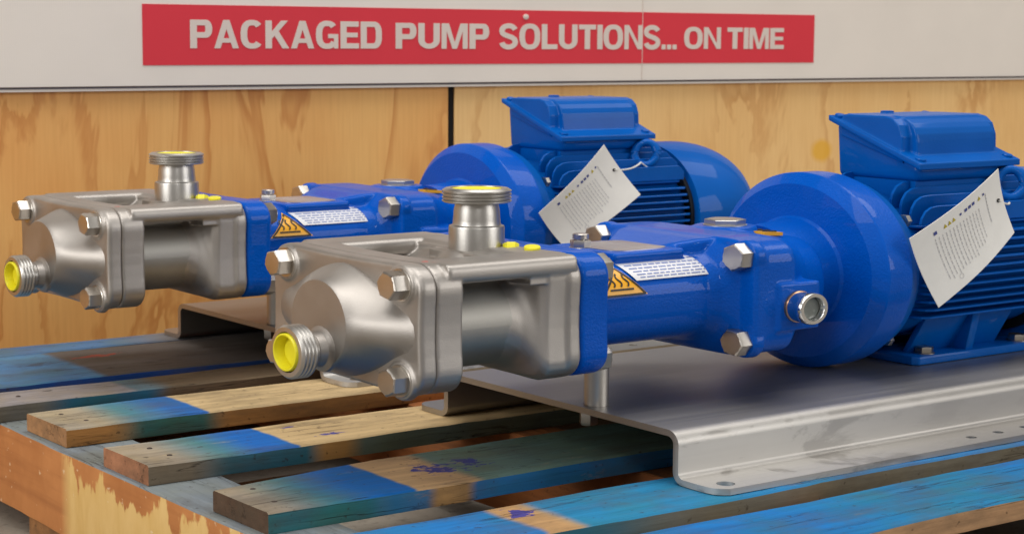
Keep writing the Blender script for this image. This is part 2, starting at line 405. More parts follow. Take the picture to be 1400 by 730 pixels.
word('PUMP', 1.2128, 1.500, .7262, .8045)
word('SOLUTIONS...', 1.5325, 2.143, .7255, .8055)
word('ON TIME', 2.171, 2.558, .7275, .801)
bm = BM(); lathe(bm, '-y', (1.6176, YW-.0155, .828), [(0, .0085), (.003, .0085), (.004, .006)], 20); obj('screw_cap', bm, 'letter', sign, origin=SO)

# ------------------------------------------------------------------ pallet
PL = thing('pallet', 'worn timber pallet with blue-painted deck boards under both pumps', 'pallet', PO)
BT = .0365
def board(name, x0, x1, y0, y1, z0, z1, mats, wane=0., seed=0, along='x', chip=.0016):
    """a sawn board: cut into short lengths with uneven arrises; faces take top / side / end material"""
    rnd = random.Random(seed); bm = BM(); secs = []
    L0, L1 = (x0, x1) if along == 'x' else (y0, y1)
    A0, A1 = (y0, y1) if along == 'x' else (x0, x1)
    k = max(6, int((L1-L0)/.035)); e = .003
    ph = [rnd.uniform(0, 6) for _ in range(6)]
    for i in range(k+1):
        t = L0+(L1-L0)*i/k
        w = lambda j, f: chip*math.sin(t*f+ph[j])+rnd.uniform(-chip, chip)*.55
        a0 = A0+w(0, 9); a1 = A1+w(1, 7)-wane*max(0, 1-(t-L0)/.3)
        zt0 = z1+w(2, 11)*.5; zt1 = z1+w(3, 13)*.5; zb = z0
        prof = [(a0+e*.3, zb), (a1-e*.3, zb), (a1, zb+e), (a1, zt1-e), (a1-e, zt1), ((a0+a1)/2, (zt0+zt1)/2+rnd.uniform(-.3, .3)*chip), (a0+e, zt0), (a0, zt0-e), (a0, zb+e)]
        jx = rnd.uniform(-.002, .002) if i in (0, k) else 0
        secs.append([(t+jx, a, z) if along == 'x' else (a, t+jx, z) for a, z in prof])
    loft(bm, secs)
    bmesh.ops.recalc_face_normals(bm, faces=bm.faces)
    ax = 0 if along == 'x' else 1
    for f in bm.faces:
        nn = f.normal
        f.material_index = 2 if abs(nn[ax]) > .7 else (0 if nn.z > .6 else 1)
    return obj(name, bm, mats, PL, 28, PO)
DEEP = (44, 52, 140)
TAN = (206, 178, 132)
XR = 1.9
endmat = timber('end_grain_tan', (176, 132, 92)); enddark = timber('end_grain_dark', (92, 72, 58))
board('deck_board', -.22, XR, 1.268, 1.36, -BT, 0, [timber('board_a_top', (120, 118, 118), [(-.3, .3, (70, 118, 165), .02, .1, .8)]), timber('board_a_side', (60, 80, 120)), endmat], 0, 1)
board('deck_board', -.22, XR, .962, 1.256, -BT, 0, [timber('board_b_top', (104, 98, 94), [(-.3, .075, (84, 140, 190), .02, .012, .85)], [(.14, 1.17, .07, .018, (205, 70, 50), .8), (.02, 1.13, .06, .03, (62, 62, 66), .5)]),
      timber('board_b_side', (70, 80, 110), [(-.3, 2.5, (30, 74, 150), .02, .1, .9)]), endmat], 0, 2)
board('deck_board', -.205, XR, .80, .912, -BT, -.001, [timber('board_c_top', (128, 108, 84), [(-.3, .062, (150, 146, 150), .02, .006, .85), (.06, .12, (86, 130, 150), .01, .03, .7)], [(-.07, .88, .012, .005, (40, 36, 36), .9)]),
      timber('board_c_side', (118, 96, 74), [(-.3, -.08, (120, 122, 118), .02, .05, .7), (-.09, .11, (28, 104, 140), .04, .03, .9)]), timber('end_grain_grey', (120, 108, 94))], 0, 3)
board('deck_board', -.176, XR, .55, .7145, -BT, 0, [timber('board_d_top', TAN, [(-.3, -.02, (150, 146, 138), .02, .05, .75), (-.075, .075, (48, 124, 150), .04, .006, .88), (0, .075, (20, 98, 184), .05, .005, .9)]),
      timber('board_d_side', (196, 138, 78), [(-.07, .09, (28, 112, 112), .035, .03, .92)]), endmat], 0, 4)
board('deck_board', -.181, XR, .24, .397, -BT, 0, [timber('board_e_top', (200, 172, 126), [(-.3, -.04, (140, 134, 126), .02, .05, .75), (-.09, .07, (40, 118, 136), .05, .005, .88), (-.02, .07, (16, 98, 184), .04, .005, .92)],
      [(.15, .285, .028, .010, DEEP, .9), (.12, .365, .02, .006, DEEP, .8)]),
      timber('board_e_side', (188, 142, 84), [(-.3, -.06, (120, 116, 106), .01, .05, .8), (-.08, .10, (24, 108, 136), .04, .02, .94), (.17, 3, (96, 120, 112), .02, .1, .9)]), timber('end_grain_rose', (168, 118, 88))], 0, 5)
board('deck_board', -.174, XR, -.10, .092, -BT, 0, [timber('board_f_top', (196, 160, 118), [(-.3, -.06, (140, 138, 130), .02, .05, .75), (-.11, .062, (36, 124, 148), .05, .005, .9), (-.04, .062, (12, 100, 188), .05, .005, .92), (.17, 3, (84, 126, 124), .015, .1, .9)],
      [(.16, -.01, .045, .045, DEEP, .95), (.22, .0, .035, .03, DEEP, .9)]),
      timber('board_f_side', (186, 146, 96), [(-.3, .03, (30, 120, 136), .01, .05, .95), (0, .088, (24, 116, 176), .03, .012, .9), (.155, 3, (14, 112, 180), .012, .1, .96)]), enddark], .035, 6)
board('deck_board', -.178, XR, -.393, -.247, -BT, 0, [timber('board_g_top', (186, 146, 100), [(-.3, .07, (14, 114, 184), .02, .008, .97), (.135, 3, (18, 118, 186), .012, .1, .97), (.13, .5, (40, 130, 152), .02, .2, .5)], [(.1, -.29, .03, .03, DEEP, .9)]),
      timber('board_g_side', (128, 122, 108), [(-.3, .25, (30, 116, 150), .02, .1, .9), (.2, 3, (122, 120, 108), .1, .1, .6)]), endmat], 0, 8)
board('deck_board', -.17, XR, -.6225, -.46, -BT, 0, [timber('board_h_top', (170, 150, 120), [(-.3, 3, (14, 112, 184), .02, .1, .98), (.45, .8, (40, 128, 140), .1, .1, .4)]),
      timber('board_h_side', (202, 160, 120)), endmat], 0, 9)
# nails
for y in (1.1, .86, .60, .67, .29, .35, -.05, .03, -.30, -.36, -.52, -.58):
    bm = BM(); lathe(bm, 'z', (-.125+random.uniform(-.012, .012), y, -.0005), [(0, .0042), (.0012, .0042), (.0018, .003)], 10); obj('nail', bm, flat('rusty_nail', lin(64, 52, 46), .6) if 'nail' not in MAT else 'nail', PL, origin=PO)
    MAT['nail'] = PL.children[-1].data.materials[0]
# stringers and bottom boards
n = N('stringer_flaked_paint', PO)
flame = n.noise(1, 5, n.map((1, 26, 7)), .6, .5, perobj=False); body = n.noise(5, 4, n.map((1, 1.6, 1)), .6, perobj=False); g = n.noise(1, 4, n.map((1, 4, 60)))
c = n.mix(n.rng(body, .3, .7), lin(176, 112, 62), lin(206, 140, 84)); c = n.mix(n.rng(g, .45, .75, 0, .4), c, lin(140, 80, 42))
edge = n.math('ADD', n.math('SUBTRACT', -.052, n.z), n.math('MULTIPLY', n.math('SUBTRACT', flame, .5), .22))   # bare pale wood below a ragged line
edge = n.math('ADD', edge, n.rng(body, .35, .65, -.05, .03))
inner = n.math('MULTIPLY', n.rng(n.y, .50, .54, 1, 0), n.rng(n.y, -.3, -.2, 0, 1))
c = n.mix(n.math('MULTIPLY', n.rng(edge, 0, .012), inner), c, n.mix(n.rng(flame, .3, .7), lin(218, 178, 106), lin(232, 196, 130)))
red = n.math('MULTIPLY', n.rng(n.noise(1, 3, n.map((1, 16, 9), loc=(0, 3, 1)), perobj=False), .68, .71, 0, .8), inner); c = n.mix(red, c, lin(200, 72, 50))
c = n.mix(n.rng(n.noise(70, 3), .66, .72, 0, .6), c, lin(236, 214, 178))
n.set(color=c, rough=.7, spec=.3, normal=n.bump(edge, .25, .004)); MAT['flaked'] = n.m
tops = timber('stringer_top', (150, 142, 130), [(-.3, 0, (110, 132, 150), .1, .02, .6)], grain_axis='y')
brown = timber('stringer_brown', (150, 92, 52), grain_axis='y')
board('stringer', -.192, -.062, -.63, 1.36, -.205, -BT-.0006, [tops, MAT['flaked'], brown], 0, 21, 'y')
board('stringer', .475, .565, -.61, 1.36, -.205, -BT-.0006, [brown, brown, brown], 0, 22, 'y')
board('stringer', 1.25, 1.34, -.61, 1.36, -.205, -BT-.0006, [brown, brown, brown], 0, 23, 'y')
low = timber('bottom_board_wood', (150, 108, 70))
for y0, y1 in ((.53, .70), (-.1, .09), (-.62, -.45), (1.18, 1.35)):
    board('bottom_board', -.185, XR, y0, y1, -.248, -.2056, [low, low, low], 0, int(y0*100), 'x')

# ------------------------------------------------------------------ one pump set
AZ = .2834
PS = thing('pump_set', 'nearer twin-screw pump set, steel casing, blue motor and base plate, in front', 'pump', (0, 0, 0), 'pump sets on the pallet')
def hexhead(bm, axis, o, r, h, washer=0., wt=.003, a0=0.):
    if washer: lathe(bm, axis, o, [(0, washer), (wt*.7, washer), (wt, washer*.96)], 28)
    lathe(bm, axis, Vector(o)+frame(axis)[0]*(wt if washer else 0), [(0, r*.985), (h*.82, r), (h*.93, r*.965), (h, r*.87)], 6, True, a0)
    lathe(bm, axis, Vector(o)+frame(axis)[0]*((wt if washer else 0)+h*.55), [(0, r*.8), (h*.452, r*.8), (h*.456, r*.74)], 24)

# --- front cover
CZ = .2875
bm = BM()
P0 = rrect(.2005, .1095, .046, 8, .022)
loft(bm, [atx([(y*.972, z*.952) for y, z in P0], .0035, 0, CZ), atx([(y*.99, z*.983) for y, z in P0], .0055, 0, CZ), atx(P0, .0095, 0, CZ), atx(P0, .0288, 0, CZ), atx([(y*.99, z*.985) for y, z in P0], .0297, 0, CZ)])
def lobe(k):       # outline of the cone: round in front (k=0), a wide two-lobed oval at its foot (k=1)
    o = []
    for i in range(72):
        a = 2*math.pi*i/72; c, s = math.cos(a), math.sin(a)
        rb = (1/((abs(c)/.164)**1.5+(abs(s)/.098)**1.5)**(9/1.5)+1/((abs(c)/.170)**4+(abs(s)/.038)**4)**2.25)**(1/9)
        r = .074*(1-k)+rb*k
        o.append((r*c, r*s))
    return o
for sy in (-1, 1):
    for sz in (-1, 1): lathe(bm, '-x', (.012, sy*.1533, AZ+sz*.0794), [(0, .034), (.009, .033), (.0125, .031)], 28)
cover = obj('front_cover', cast(bm, 'front_cover', .0021, 7), 'cast', PS, 180)
bm = BM()
loft(bm, [atx([(y*.985, z*.985) for y, z in lobe(0)], -.0500, -.024, AZ+.002)]+[atx(lobe(k), -.0488+.0528*k, -.024+.020*k, AZ+.002*(1-k)) for k in (0, .12, .25, .4, .55, .7, .85, 1.)]+[atx(lobe(1.0), .010, -.004, AZ)])
lathe(bm, '-x', (-.046, -.030, .243), [(0, .040), (.0045, .0385), (.006, .034), (.009, .0305), (.02, .0275)], 40)
obj('suction_cone', bm, 'cast', cover, 26)
for sy in (-1, 1):
    for sz in (-1, 1):
        bm = BM(); hexhead(bm, '-x', (.0015, sy*.1533, AZ+sz*.0794), .0245, .0215, .0275, .003, random.uniform(0, 1)); obj('hex_bolt', bm, 'bolt', cover)
# --- inlet port
bm = BM()
prof = [(0, .0275), (.010, .0275), (.012, .029), (.0145, .029)]
x = .0235
prof += [(.023, .029), (.0232, .0425)]
for k in range(4):
    prof += [(x, .0436), (x+.0018, .0452), (x+.0038, .0452), (x+.0056, .0436)]; x += .0058
prof += [(x+.001, .0425), (x+.0018, .0415), (x+.0022, .0342), (x-.012, .0338)]
lathe(bm, '-x', (-.0555, -.030, .243), prof, 56); inl = obj('inlet_port', bm, 'turned', PS, 28)
bm = BM(); lathe(bm, '-x', (-.085, -.030, .243), [(0, .0322), (.0215, .0316), (.0224, .0308), (.0224, .0284), (.021, .0278), (.006, .0262), (.0055, .02), (.011, .0185), (.0115, .004)], 48); obj('protective_cap', bm, 'yellow', inl, 40)
# --- casing
bm = BM()
loft(bm, [atx([(y*.99, z*.985) for y, z in P0], .0299, 0, CZ), atx(P0, .0308, 0, CZ), atx(P0, .070, 0, CZ), atx([(y*.985, z*.976) for y, z in P0], .074, 0, CZ)])
bore = rrect(.168, .078, .077, 9)
nb = len(bore); blk = rrect(.188, .1045, .040, 9); blk = (blk*2)[:max(len(blk), 1)]
def resamp(p, k):
    p = p+[p[0]]; d = [0]
    for a, b in zip(p, p[1:]): d.append(d[-1]+math.hypot(b[0]-a[0], b[1]-a[1]))
    o = []
    for i in range(k):
        t = d[-1]*i/k; j = max(q for q in range(len(d)-1) if d[q] <= t)
        f = (t-d[j])/max(d[j+1]-d[j], 1e-9); o.append((p[j][0]+(p[j+1][0]-p[j][0])*f, p[j][1]+(p[j+1][1]-p[j][1])*f))
    return o
bR, kR = resamp(bore, 96), resamp(rrect(.194, .1085, .034, 9, .02), 96)
def lerp(a, b, t): return [(p[0]*(1-t)+q[0]*t, p[1]*(1-t)+q[1]*t) for p, q in zip(a, b)]
zc = lambda t: (AZ-.002)*(1-t)+CZ*t
loft(bm, [atx(lerp(bR, kR, t), x, 0, zc(t)) for x, t in ((.062, 0), (.150, 0), (.172, .06), (.19, .25), (.203, .55), (.212, .85), (.222, 1), (.262, 1))])
P1 = rrect(.199, .1095, .046, 8, .022)
loft(bm, [atx([(y*.98, z*.97) for y, z in P1], .252, 0, CZ), atx(P1, .256, 0, CZ), atx(P1, .2735, 0, CZ), atx([(y*.99, z*.985) for y, z in P1], .2752, 0, CZ)])
for sy in (-1, 1):     # the two top rails
    pr = rrect(.041, .0172, .013, 4)
    loft(bm, [[(xx, sy*.156+y, .3793+z) for y, z in pr] for xx in (.05, .268)])
# deck behind the opening, and the pad under the outlet
loft(bm, [[(xx, y, .372+z) for y, z in rrect(.18, .0165, .012, 4)] for xx in (.205, .262)])
lathe(bm, 'z', (.2335, 0, .32), [(0, .060), (.05, .058), (.062, .049), (.068, .0445)], 40)
pad = [(.19, -.19), (.262, -.19), (.262, .06), (.19, .06)]; prism(bm, pad, .35, .3865, 'z')
casing = obj('casing', cast(bm, 'casing', .0025, 4), 'cast', PS, 180)
# dull machined barrel of the twin bores, seen through the side window
bm = BM(); loft(bm, [atx(rrect(.1695, .0795, .0785, 12), xx, 0, AZ-.002) for xx in (.0745, .1745)]); obj('bore_barrel', bm, 'bore', casing, 40)
# --- outlet
bm = BM()
lathe(bm, 'z', (.2335, 0, .362), [(0, .0418), (.064, .0412), (.0672, .0405), (.069, .036), (.072, .0352), (.078, .0350), (.082, .0345), (.094, .0340), (.107, .0318), (.112, .0316)], 56)
pr = [(.1085, .030), (.1088, .047)]
x = .1092
for k in range(4):
    pr += [(x, .0487), (x+.0020, .0512), (x+.0038, .0512), (x+.0056, .0487)]; x += .006
pr += [(x+.0006, .0475), (x+.0016, .0462), (x+.0016, .0385), (x-.004, .0380), (x-.004, .002)]
lathe(bm, 'z', (.2335, 0, .362), pr, 64); outl = obj('outlet_port', bm, 'turned', PS, 28)
bm = BM(); lathe(bm, 'z', (.2335, 0, .4935), [(-.01, .0376), (.0012, .0376), (.0018, .0362), (.0002, .0345), (.0002, .002)], 48); obj('protective_cap', bm, 'yellow', outl, 40)
for (px, py, ax) in ((.258, -.052, (.25, .35, 1)), (.262, -.098, (-.1, -.15, 1))):
    bm = BM(); lathe(bm, ax, (px, py, .380), [(0, .008), (.010, .008), (.0105, .0118), (.020, .0122), (.0215, .0112)], 6 if py > -.06 else 20); obj('plug_cap', bm, 'yellow', casing, 40)
bm = BM(); vs = [bm.verts.new((.062+.018*math.cos(a)*(1+.3*math.sin(3*a)), -.150+.016*math.sin(a)*(1+.3*math.cos(2*a)), .3958)) for a in [i*math.pi/9 for i in range(18)]]
g = bmesh.ops.extrude_face_region(bm, geom=[bm.faces.new(vs)]); [setattr(v.co, 'z', v.co.z+.0006) for v in g['geom'] if isinstance(v, bmesh.types.BMVert)]
obj('red_mark', bm, flat('red_marker', lin(178, 92, 84), .5), casing)
# --- blue bearing bracket
bm = BM()
loft(bm, [atx([(y*.985, z*.972) for y, z in P1], .2765, 0, CZ), atx(P1, .281, 0, CZ), atx(P1, .322, 0, CZ), atx([(y*.98, z*.965) for y, z in P1], .3275, 0, CZ)])
def sx(x, hy, hz, e, cz=AZ): return atx(sell(hy, hz, e), x, 0, cz)
loft(bm, [sx(.315, .137, .087, 2.7), sx(.50, .137, .087, 2.7), sx(.572, .138, .088, 2.7), sx(.590, .145, .094, 3), sx(.602, .158, .104, 4, AZ), sx(.612, .170, .111, 5, AZ), sx(.66, .172, .111, 5)])
loft(bm, [sx(.609, .19, .106, 7), sx(.613, .198, .111, 7), sx(.690, .198, .111, 7), sx(.703, .190, .108, 6), sx(.745, .160, .102, 4), sx(.785, .130, .098, 3), sx(.84, .118, .100, 2.2)])
for sy in (-1, 1):
    for sz in (-1, 1): lathe(bm, '-x', (.63, sy*.168, AZ+sz*.0794), [(0, .032), (.018, .031), (.020, .029)], 24)
loft(bm, [atx(rrect(.080, .008, .006, 3), xx, -.022, .368) for xx in (.412, .552)])
lathe(bm, 'z', (.728, 0, .36), [(0, .055), (.035, .052), (.0375, .05)], 36)
loft(bm, [atx(rrect(hy, hz_, .007, 3), xx, .0, cz_) for xx, hy, hz_, cz_ in ((.50, .03, .008, .362), (.545, .070, .012, .367), (.585, .100, .020, .370), (.63, .115, .022, .3725))])
box(bm, .655, .742, -.2035, -.1, .222, .312)
brk = obj('bearing_bracket', cast(bm, 'bearing_bracket', .0031, 5), 'blue', PS, 180)
for sy in (-1, 1):
    for sz in (-1, 1):
        bm = BM(); hexhead(bm, 'x', (.3272, sy*.1533, AZ+sz*.0794), .0265, .024, 0, 0, random.uniform(0, 1)); obj('hex_bolt', bm, 'bolt', brk)
        bm = BM(); hexhead(bm, '-x', (.6105, sy*.168, AZ+sz*.0794), .0265, .0225, 0, 0, random.uniform(0, 1)); obj('hex_bolt', bm, 'bolt', brk)
bm = BM(); lathe(bm, 'z', (.728, 0, .3968), [(0, .036), (.002, .036)], 36); hexhead(bm, 'z', (.728, 0, .3985), .034, .0115, 0, 0, .35); obj('filler_plug', bm, 'turned', brk)
bm = BM(); hexhead(bm, 'z', (.4255, -.004, .374), .0165, .014, .018, .002, .2); lathe(bm, 'z', (.4255, -.004, .389), [(0, .0085), (.003, .0085), (.003, .0125), (.0115, .0125), (.0125, .0115)], 24); obj('vent_plug', bm, 'bolt', brk)
# sight glass, on the near flank
bm = BM(); lathe(bm, '-y', (.694, -.2035, .2672), [(0, .0298), (.0042, .0298)], 40); obj('washer', bm, 'orange_reflection', brk)  # orange reflection on the washer edge, painted in as its metal colour
bm = BM(); lathe(bm, '-y', (.694, -.2075, .2672), [(0, .0285), (.016, .0285), (.019, .0300), (.029, .0300), (.0315, .0285), (.0315, .0225), (.030, .0215), (.012, .0210), (.012, .001)], 48); sg = obj('sight_glass', bm, 'bright', brk, 35)
bm = BM(); lathe(bm, '-y', (.694, -.2235, .2672), [(0, .0208), (.004, .0208), (.005, .0195)], 36); obj('pane', bm, 'glass', sg)
bm = BM(); box(bm, .686, .689, -.2222, -.2205, .2495, .285); box(bm, .699, .702, -.2222, -.2205, .2495, .285); box(bm, .678, .710, -.2222, -.2205, .2662, .2690); obj('reflector', bm, 'foil', sg)
# labels wrapped on the round body
def wrap(x, z, off=.0012, hy=.137, hz=.087, e=2.7):
    t = min(.999, abs(z-AZ)/hz); return (x, -(hy*(1-t**e)**(1/e))-off, z)
def decal(name, pts, mat, k=10, off=.0012, parent=None, hy=.137, hz=.087):
    """pts: four (x, z) corners on the near flank"""
    bm = BM(); a, b, c_, d = [Vector(p) for p in pts]; grid = []
    for i in range(k+1):
        row = []
        for j in range(k+1):
            u, v = i/k, j/k
            p = (a*(1-u)+b*u)*(1-v)+(d*(1-u)+c_*u)*v
            row.append(bm.verts.new(wrap(p.x, p.y, off, hy, hz)))
        grid.append(row)
    for i in range(k):
        for j in range(k): bm.faces.new((grid[i][j], grid[i+1][j], grid[i+1][j+1], grid[i][j+1]))
    return bm
lab = obj('data_label', decal('', [(.412, .3625), (.578, .3625), (.588, .3290), (.432, .3290)], '', off=.0030), 'labelwhite', brk, 180)
bm = BM()
rl = random.Random(5)
for k in range(6):
    z = .3585-.0047*k; a = .424+.0035*k
    while a < .572:
        w = rl.uniform(.006, .018); b2 = decal('', [(a, z), (a+w, z), (a+w, z-.0017), (a, z-.0017)], '', 2, .0037)
        t = bpy.data.meshes.new('t'); b2.to_mesh(t); b2.free(); bm.from_mesh(t); bpy.data.meshes.remove(t); a += w+.003
obj('print', bm, 'labelink', lab, 180)
def ptri(pts, off):
    bm = BM(); a, b, c_ = [Vector(p) for p in pts]; k = 10; rows = []
    for i in range(k+1):
        rows.append([bm.verts.new(wrap(*(a+(b-a)*(i/k)+(c_-b)*(j/k)), off)) for j in range(i+1)])
    for i in range(k):
        for j in range(i+1):
            bm.faces.new((rows[i][j], rows[i+1][j], rows[i+1][j+1]))
            if j < i: bm.faces.new((rows[i][j], rows[i+1][j+1], rows[i][j+1]))
    return bm
T = [(.402, .357), (.356, .305), (.447, .305)]
hz = obj('hazard_label', ptri(T, .0030), 'hazard', brk, 180)
def shrink(f): cx = sum(p[0] for p in T)/3; cz_ = sum(p[1] for p in T)/3; return [(cx+(p[0]-cx)*f, cz_+(p[1]-cz_)*f) for p in T]
bm = BM()
o1, o2 = shrink(.9), shrink(.78)
def strip(bm, pts, w, off):
    for (p, q_) in zip(pts, pts[1:]):
        p, q_ = Vector(p), Vector(q_); d = (q_-p); nrm = Vector((-d.y, d.x)).normalized()*w; kk = 4
        for i in range(kk):
            a, b = p+d*(i/kk), p+d*((i+1)/kk)
            bm.faces.new([bm.verts.new(wrap(*v, off)) for v in (a-nrm, b-nrm, b+nrm, a+nrm)])
strip(bm, o1+[o1[0]], .0016, .0042)
strip(bm, [(.377, .3165), (.421, .3165)], .0017, .0042)
for cx in (.385, .398, .411):
    strip(bm, [(cx+.0035*math.sin(k*1.05), .3215+.0036*k) for k in range(7)], .0014, .0042)
obj('symbol', bm, 'black', hz, 180)
bm = BM(); pl = sell(.072, .05, 5, 40); loft(bm, [[(.484+x_, -.022+y_*1.0, z_) for x_, y_ in [(p[0]*.8, p[1]*1.25) for p in pl]] for z_ in (.3735, .3772)]); npl = obj('nameplate', bm, 'foil', brk)
bm = BM()
for k in range(7): box(bm, .447, .523-.008*(k % 3), -.070+k*.0155, -.0682+k*.0155, .3772, .3774)
obj('print', bm, 'ink', npl)
bm = BM(); vs_ = [(.745, -.052), (.800, -.060), (.792, -.020), (.752, -.016)]
hz2 = obj('hazard_label', (lambda b: (loft(b, [[(x_, y_, z_-(x_-.745)*.09) for x_, y_ in [(.745, -.075), (.792, -.068), (.788, -.020), (.742, -.026)]] for z_ in (.383, .3895)]), b)[1])(BM()), 'hazard', brk)
bm = BM()
for yy in (-.066, -.050, -.034): box(bm, .752, .780, yy, yy+.006, .385, .3893)
obj('symbol', bm, 'black', hz2)
# --- coupling housing
DZ = .2935
bm = BM()
lathe(bm, 'x', (0, 0, DZ-.004), [(.80, .102), (.845, .106), (.870, .109), (.880, .112), (.8855, .118)], 96)
lathe(bm, 'x', (0, 0, DZ), [(.884, .05), (.8845, .1775), (.8865, .1808), (.9015, .1988), (.9040, .2002), (.950, .2002), (.957, .199), (.960, .1945)], 128)
cph = obj('coupling_housing', bm, 'blue', PS, 17)
bm = BM(); lathe(bm, 'x', (0, 0, DZ), [(.960, .05), (.9605, .1935), (.984, .188), (.992, .182), (1.002, .166)], 96); obj('motor_flange', bm, 'motorblue', cph)
for a in (38, 128, 218, 308):
    a = math.radians(a); bm = BM(); hexhead(bm, 'x', (.9965, -.176*math.cos(a), DZ+.176*math.sin(a)), .013, .010); obj('hex_bolt', bm, 'bolt', cph)
# --- electric motor
MZ = .2915
bm = BM(); lathe(bm, 'x', (0, 0, MZ), [(.990, .05), (.991, .160), (1.012, .158), (1.02, .153), (1.372, .153), (1.376, .150), (1.392, .150)], 72)
box(bm, 1.075, 1.30, -.094, .078, .40, .474)
mot = obj('electric_motor', bm, 'motorblue', PS)
def plate(bm, pts, lo, hi, axis, w=.0009):
    prism(bm, pts, lo, hi, axis); bevel(bm, w, 1, 40)
RF = .1825
for k in range(12):
    zo = -.090+.0168*k; yo = math.sqrt(RF**2-zo**2)
    if k == 11: yo -= .01
    bm = BM(); a, b = 1.030, 1.374
    plate(bm, [(a, -.11), (a, -yo+.02), (a+.006, -yo+.008), (a+.02, -yo), (b-.012, -yo), (b, -yo+.012), (b, -.11)], MZ+zo-.0024, MZ+zo+.0024, 'z')
    obj('cooling_fin', bm, 'motorblue', mot, 12)
for yo in (-.146, -.124, -.102, -.080, .05, .08, .11):
    zo = math.sqrt(.203**2-yo**2)-.004
    bm = BM(); a, b = 1.030, 1.374
    plate(bm, [(a, MZ+.1), (a, MZ+zo-.036), (a+.003, MZ+zo-.024), (a+.012, MZ+zo-.010), (a+.026, MZ+zo-.002), (a+.042, MZ+zo), (b-.015, MZ+zo), (b, MZ+zo-.015), (b, MZ+.1)], yo-.0028, yo+.0028, 'y')
    obj('cooling_fin', bm, 'motorblue', mot, 12)
# fan cowl with a rounded end
bm = BM()
pr = [(1.386, .178), (1.3862, .1885), (1.389, .1895), (1.46, .1895)]
for k in range(1, 13):
    a = math.radians(90*k/12); pr.append((1.46+.155*math.sin(a), .0895+.1*math.cos(a)))
pr += [(1.616, .02)]
lathe(bm, 'x', (0, 0, MZ), pr, 96); cowl = obj('fan_cowl', bm, 'motorblue', mot)
bm = BM(); box(bm, 1.44, 1.58, -.192, -.186, MZ-.0525, MZ-.0485); obj('seam', bm, 'motorblue', cowl)
bm = BM(); lathe(bm, 'x', (0, 0, MZ), [(1.376, .05), (1.3765, .172), (1.388, .172)], 64); obj('cowl_gap', bm, 'dark', mot)  # black disc in the gap; the shade there is put into its colour
# feet
def foot(sy):
    bm = BM()
    pts = [(1.0615, sy*.110), (1.07, sy*.1205), (1.392, sy*.1205), (1.40, sy*.110), (1.40, sy*.0), (1.0615, sy*.0)]
    prism(bm, pts if sy < 0 else pts[::-1], .0938, .1125, 'z')
    # leaning web and its ribs
    loft(bm, [[(1.085, sy*.078, .11), (1.085, sy*.064, .11), (1.085, sy*.112, .205), (1.085, sy*.126, .205)], [(1.315, sy*.078, .11), (1.315, sy*.064, .11), (1.315, sy*.112, .205), (1.315, sy*.126, .205)]])
    for xx in (1.195,):
        loft(bm, [[(xx, sy*.055, .11), (xx, sy*.113, .11), (xx, sy*.131, .205), (xx, sy*.09, .205)], [(xx+.02, sy*.055, .11), (xx+.02, sy*.113, .11), (xx+.02, sy*.131, .205), (xx+.02, sy*.09, .205)]])
    bevel(bm, .0035, 2, 40)
    f = obj('foot', bm, 'motorblue', mot)
    for xx in (1.107, 1.352):
        bm = BM(); hexhead(bm, 'z', (xx, sy*.0975, .1128), .0165, .0125, .0185, .0022, .5); obj('hex_bolt', bm, 'bolt', f)
foot(-1); foot(1)
# terminal box
def lidz(y): return .5000+(y+.115)*.436
bm = BM()
a0, a1, b0, b1 = 1.080, 1.296, -.098, .080
vb = [bm.verts.new(p) for p in ((a0-.008, b0-.004, .472), (a1+.008, b0-.004, .472), (a1+.008, b1+.004, .472), (a0-.008, b1+.004, .472))]
vt = [bm.verts.new(p) for p in ((a0-.012, b0-.010, lidz(b0-.010)+.002), (a1+.012, b0-.010, lidz(b0-.010)+.002), (a1+.012, b1+.008, lidz(b1+.008)+.002), (a0-.012, b1+.008, lidz(b1+.008)+.002))]
bm.faces.new(vb[::-1]); bm.faces.new(vt)
for i in range(4): bm.faces.new((vb[i], vb[(i+1) % 4], vt[(i+1) % 4], vt[i]))
bevel(bm, .012, 3, 40); tb = obj('terminal_box', bm, 'motorblue', mot)
bm = BM()
x0, x1 = 1.057, 1.317
prism(bm, [(-.1185, lidz(-.1185)), (-.1185, lidz(-.1185)+.014), (.0945, lidz(.0945)+.012), (.0945, lidz(.0945))], x0, x1, 'x')
arc = [(-.034-.050*math.sin(math.radians(a)), .5565+.050*math.cos(math.radians(a))) for a in range(0, 91, 15)]
hump = [(.086, .594), (.078, .606)]+arc+[(-.087, .51), (.086, .56)]
prism(bm, hump, x0+.030, x1-.030, 'x')
hump2 = [(.072, .594), (.066, .6055), (-.03, .606), (-.048, .601), (-.062, .588), (-.070, .565), (-.072, .51), (.072, .56)]
prism(bm, hump2, x0+.008, x1-.008, 'x')
lid = obj('lid', cast(bm, 'lid', .0020, 2), 'motorblue', tb, 180)
for xx, yy in ((x0+.018, -.103), (x1-.018, -.103), (x0+.018, .084), (x1-.018, .084)):
    bm = BM(); lathe(bm, (0, -.3, 1), (xx, yy, lidz(yy)+.0115), [(0, .0095), (.005, .0095), (.0065, .008)], 18); obj('lid_screw', bm, 'motorblue', tb)
bm = BM(); lathe(bm, 'z', (1.186, .075, .600), [(0, .012), (.009, .012), (.010, .010)], 20); obj('lid_screw', bm, 'motorblue', tb)
# lifting eye
bm = BM(); C0 = Vector((1.283, -.125, .462)); dA, uA = Vector((.8, -.55, .25)).normalized(), Vector((.1, .3, 1)).normalized()
ring = [C0+dA*(.025*math.cos(t*math.pi/12))+uA*(.030*math.sin(t*math.pi/12)) for t in range(25)]
tube(bm, ring, .0095, 12); obj('lifting_eye', bm, 'motorblue', mot, 60)
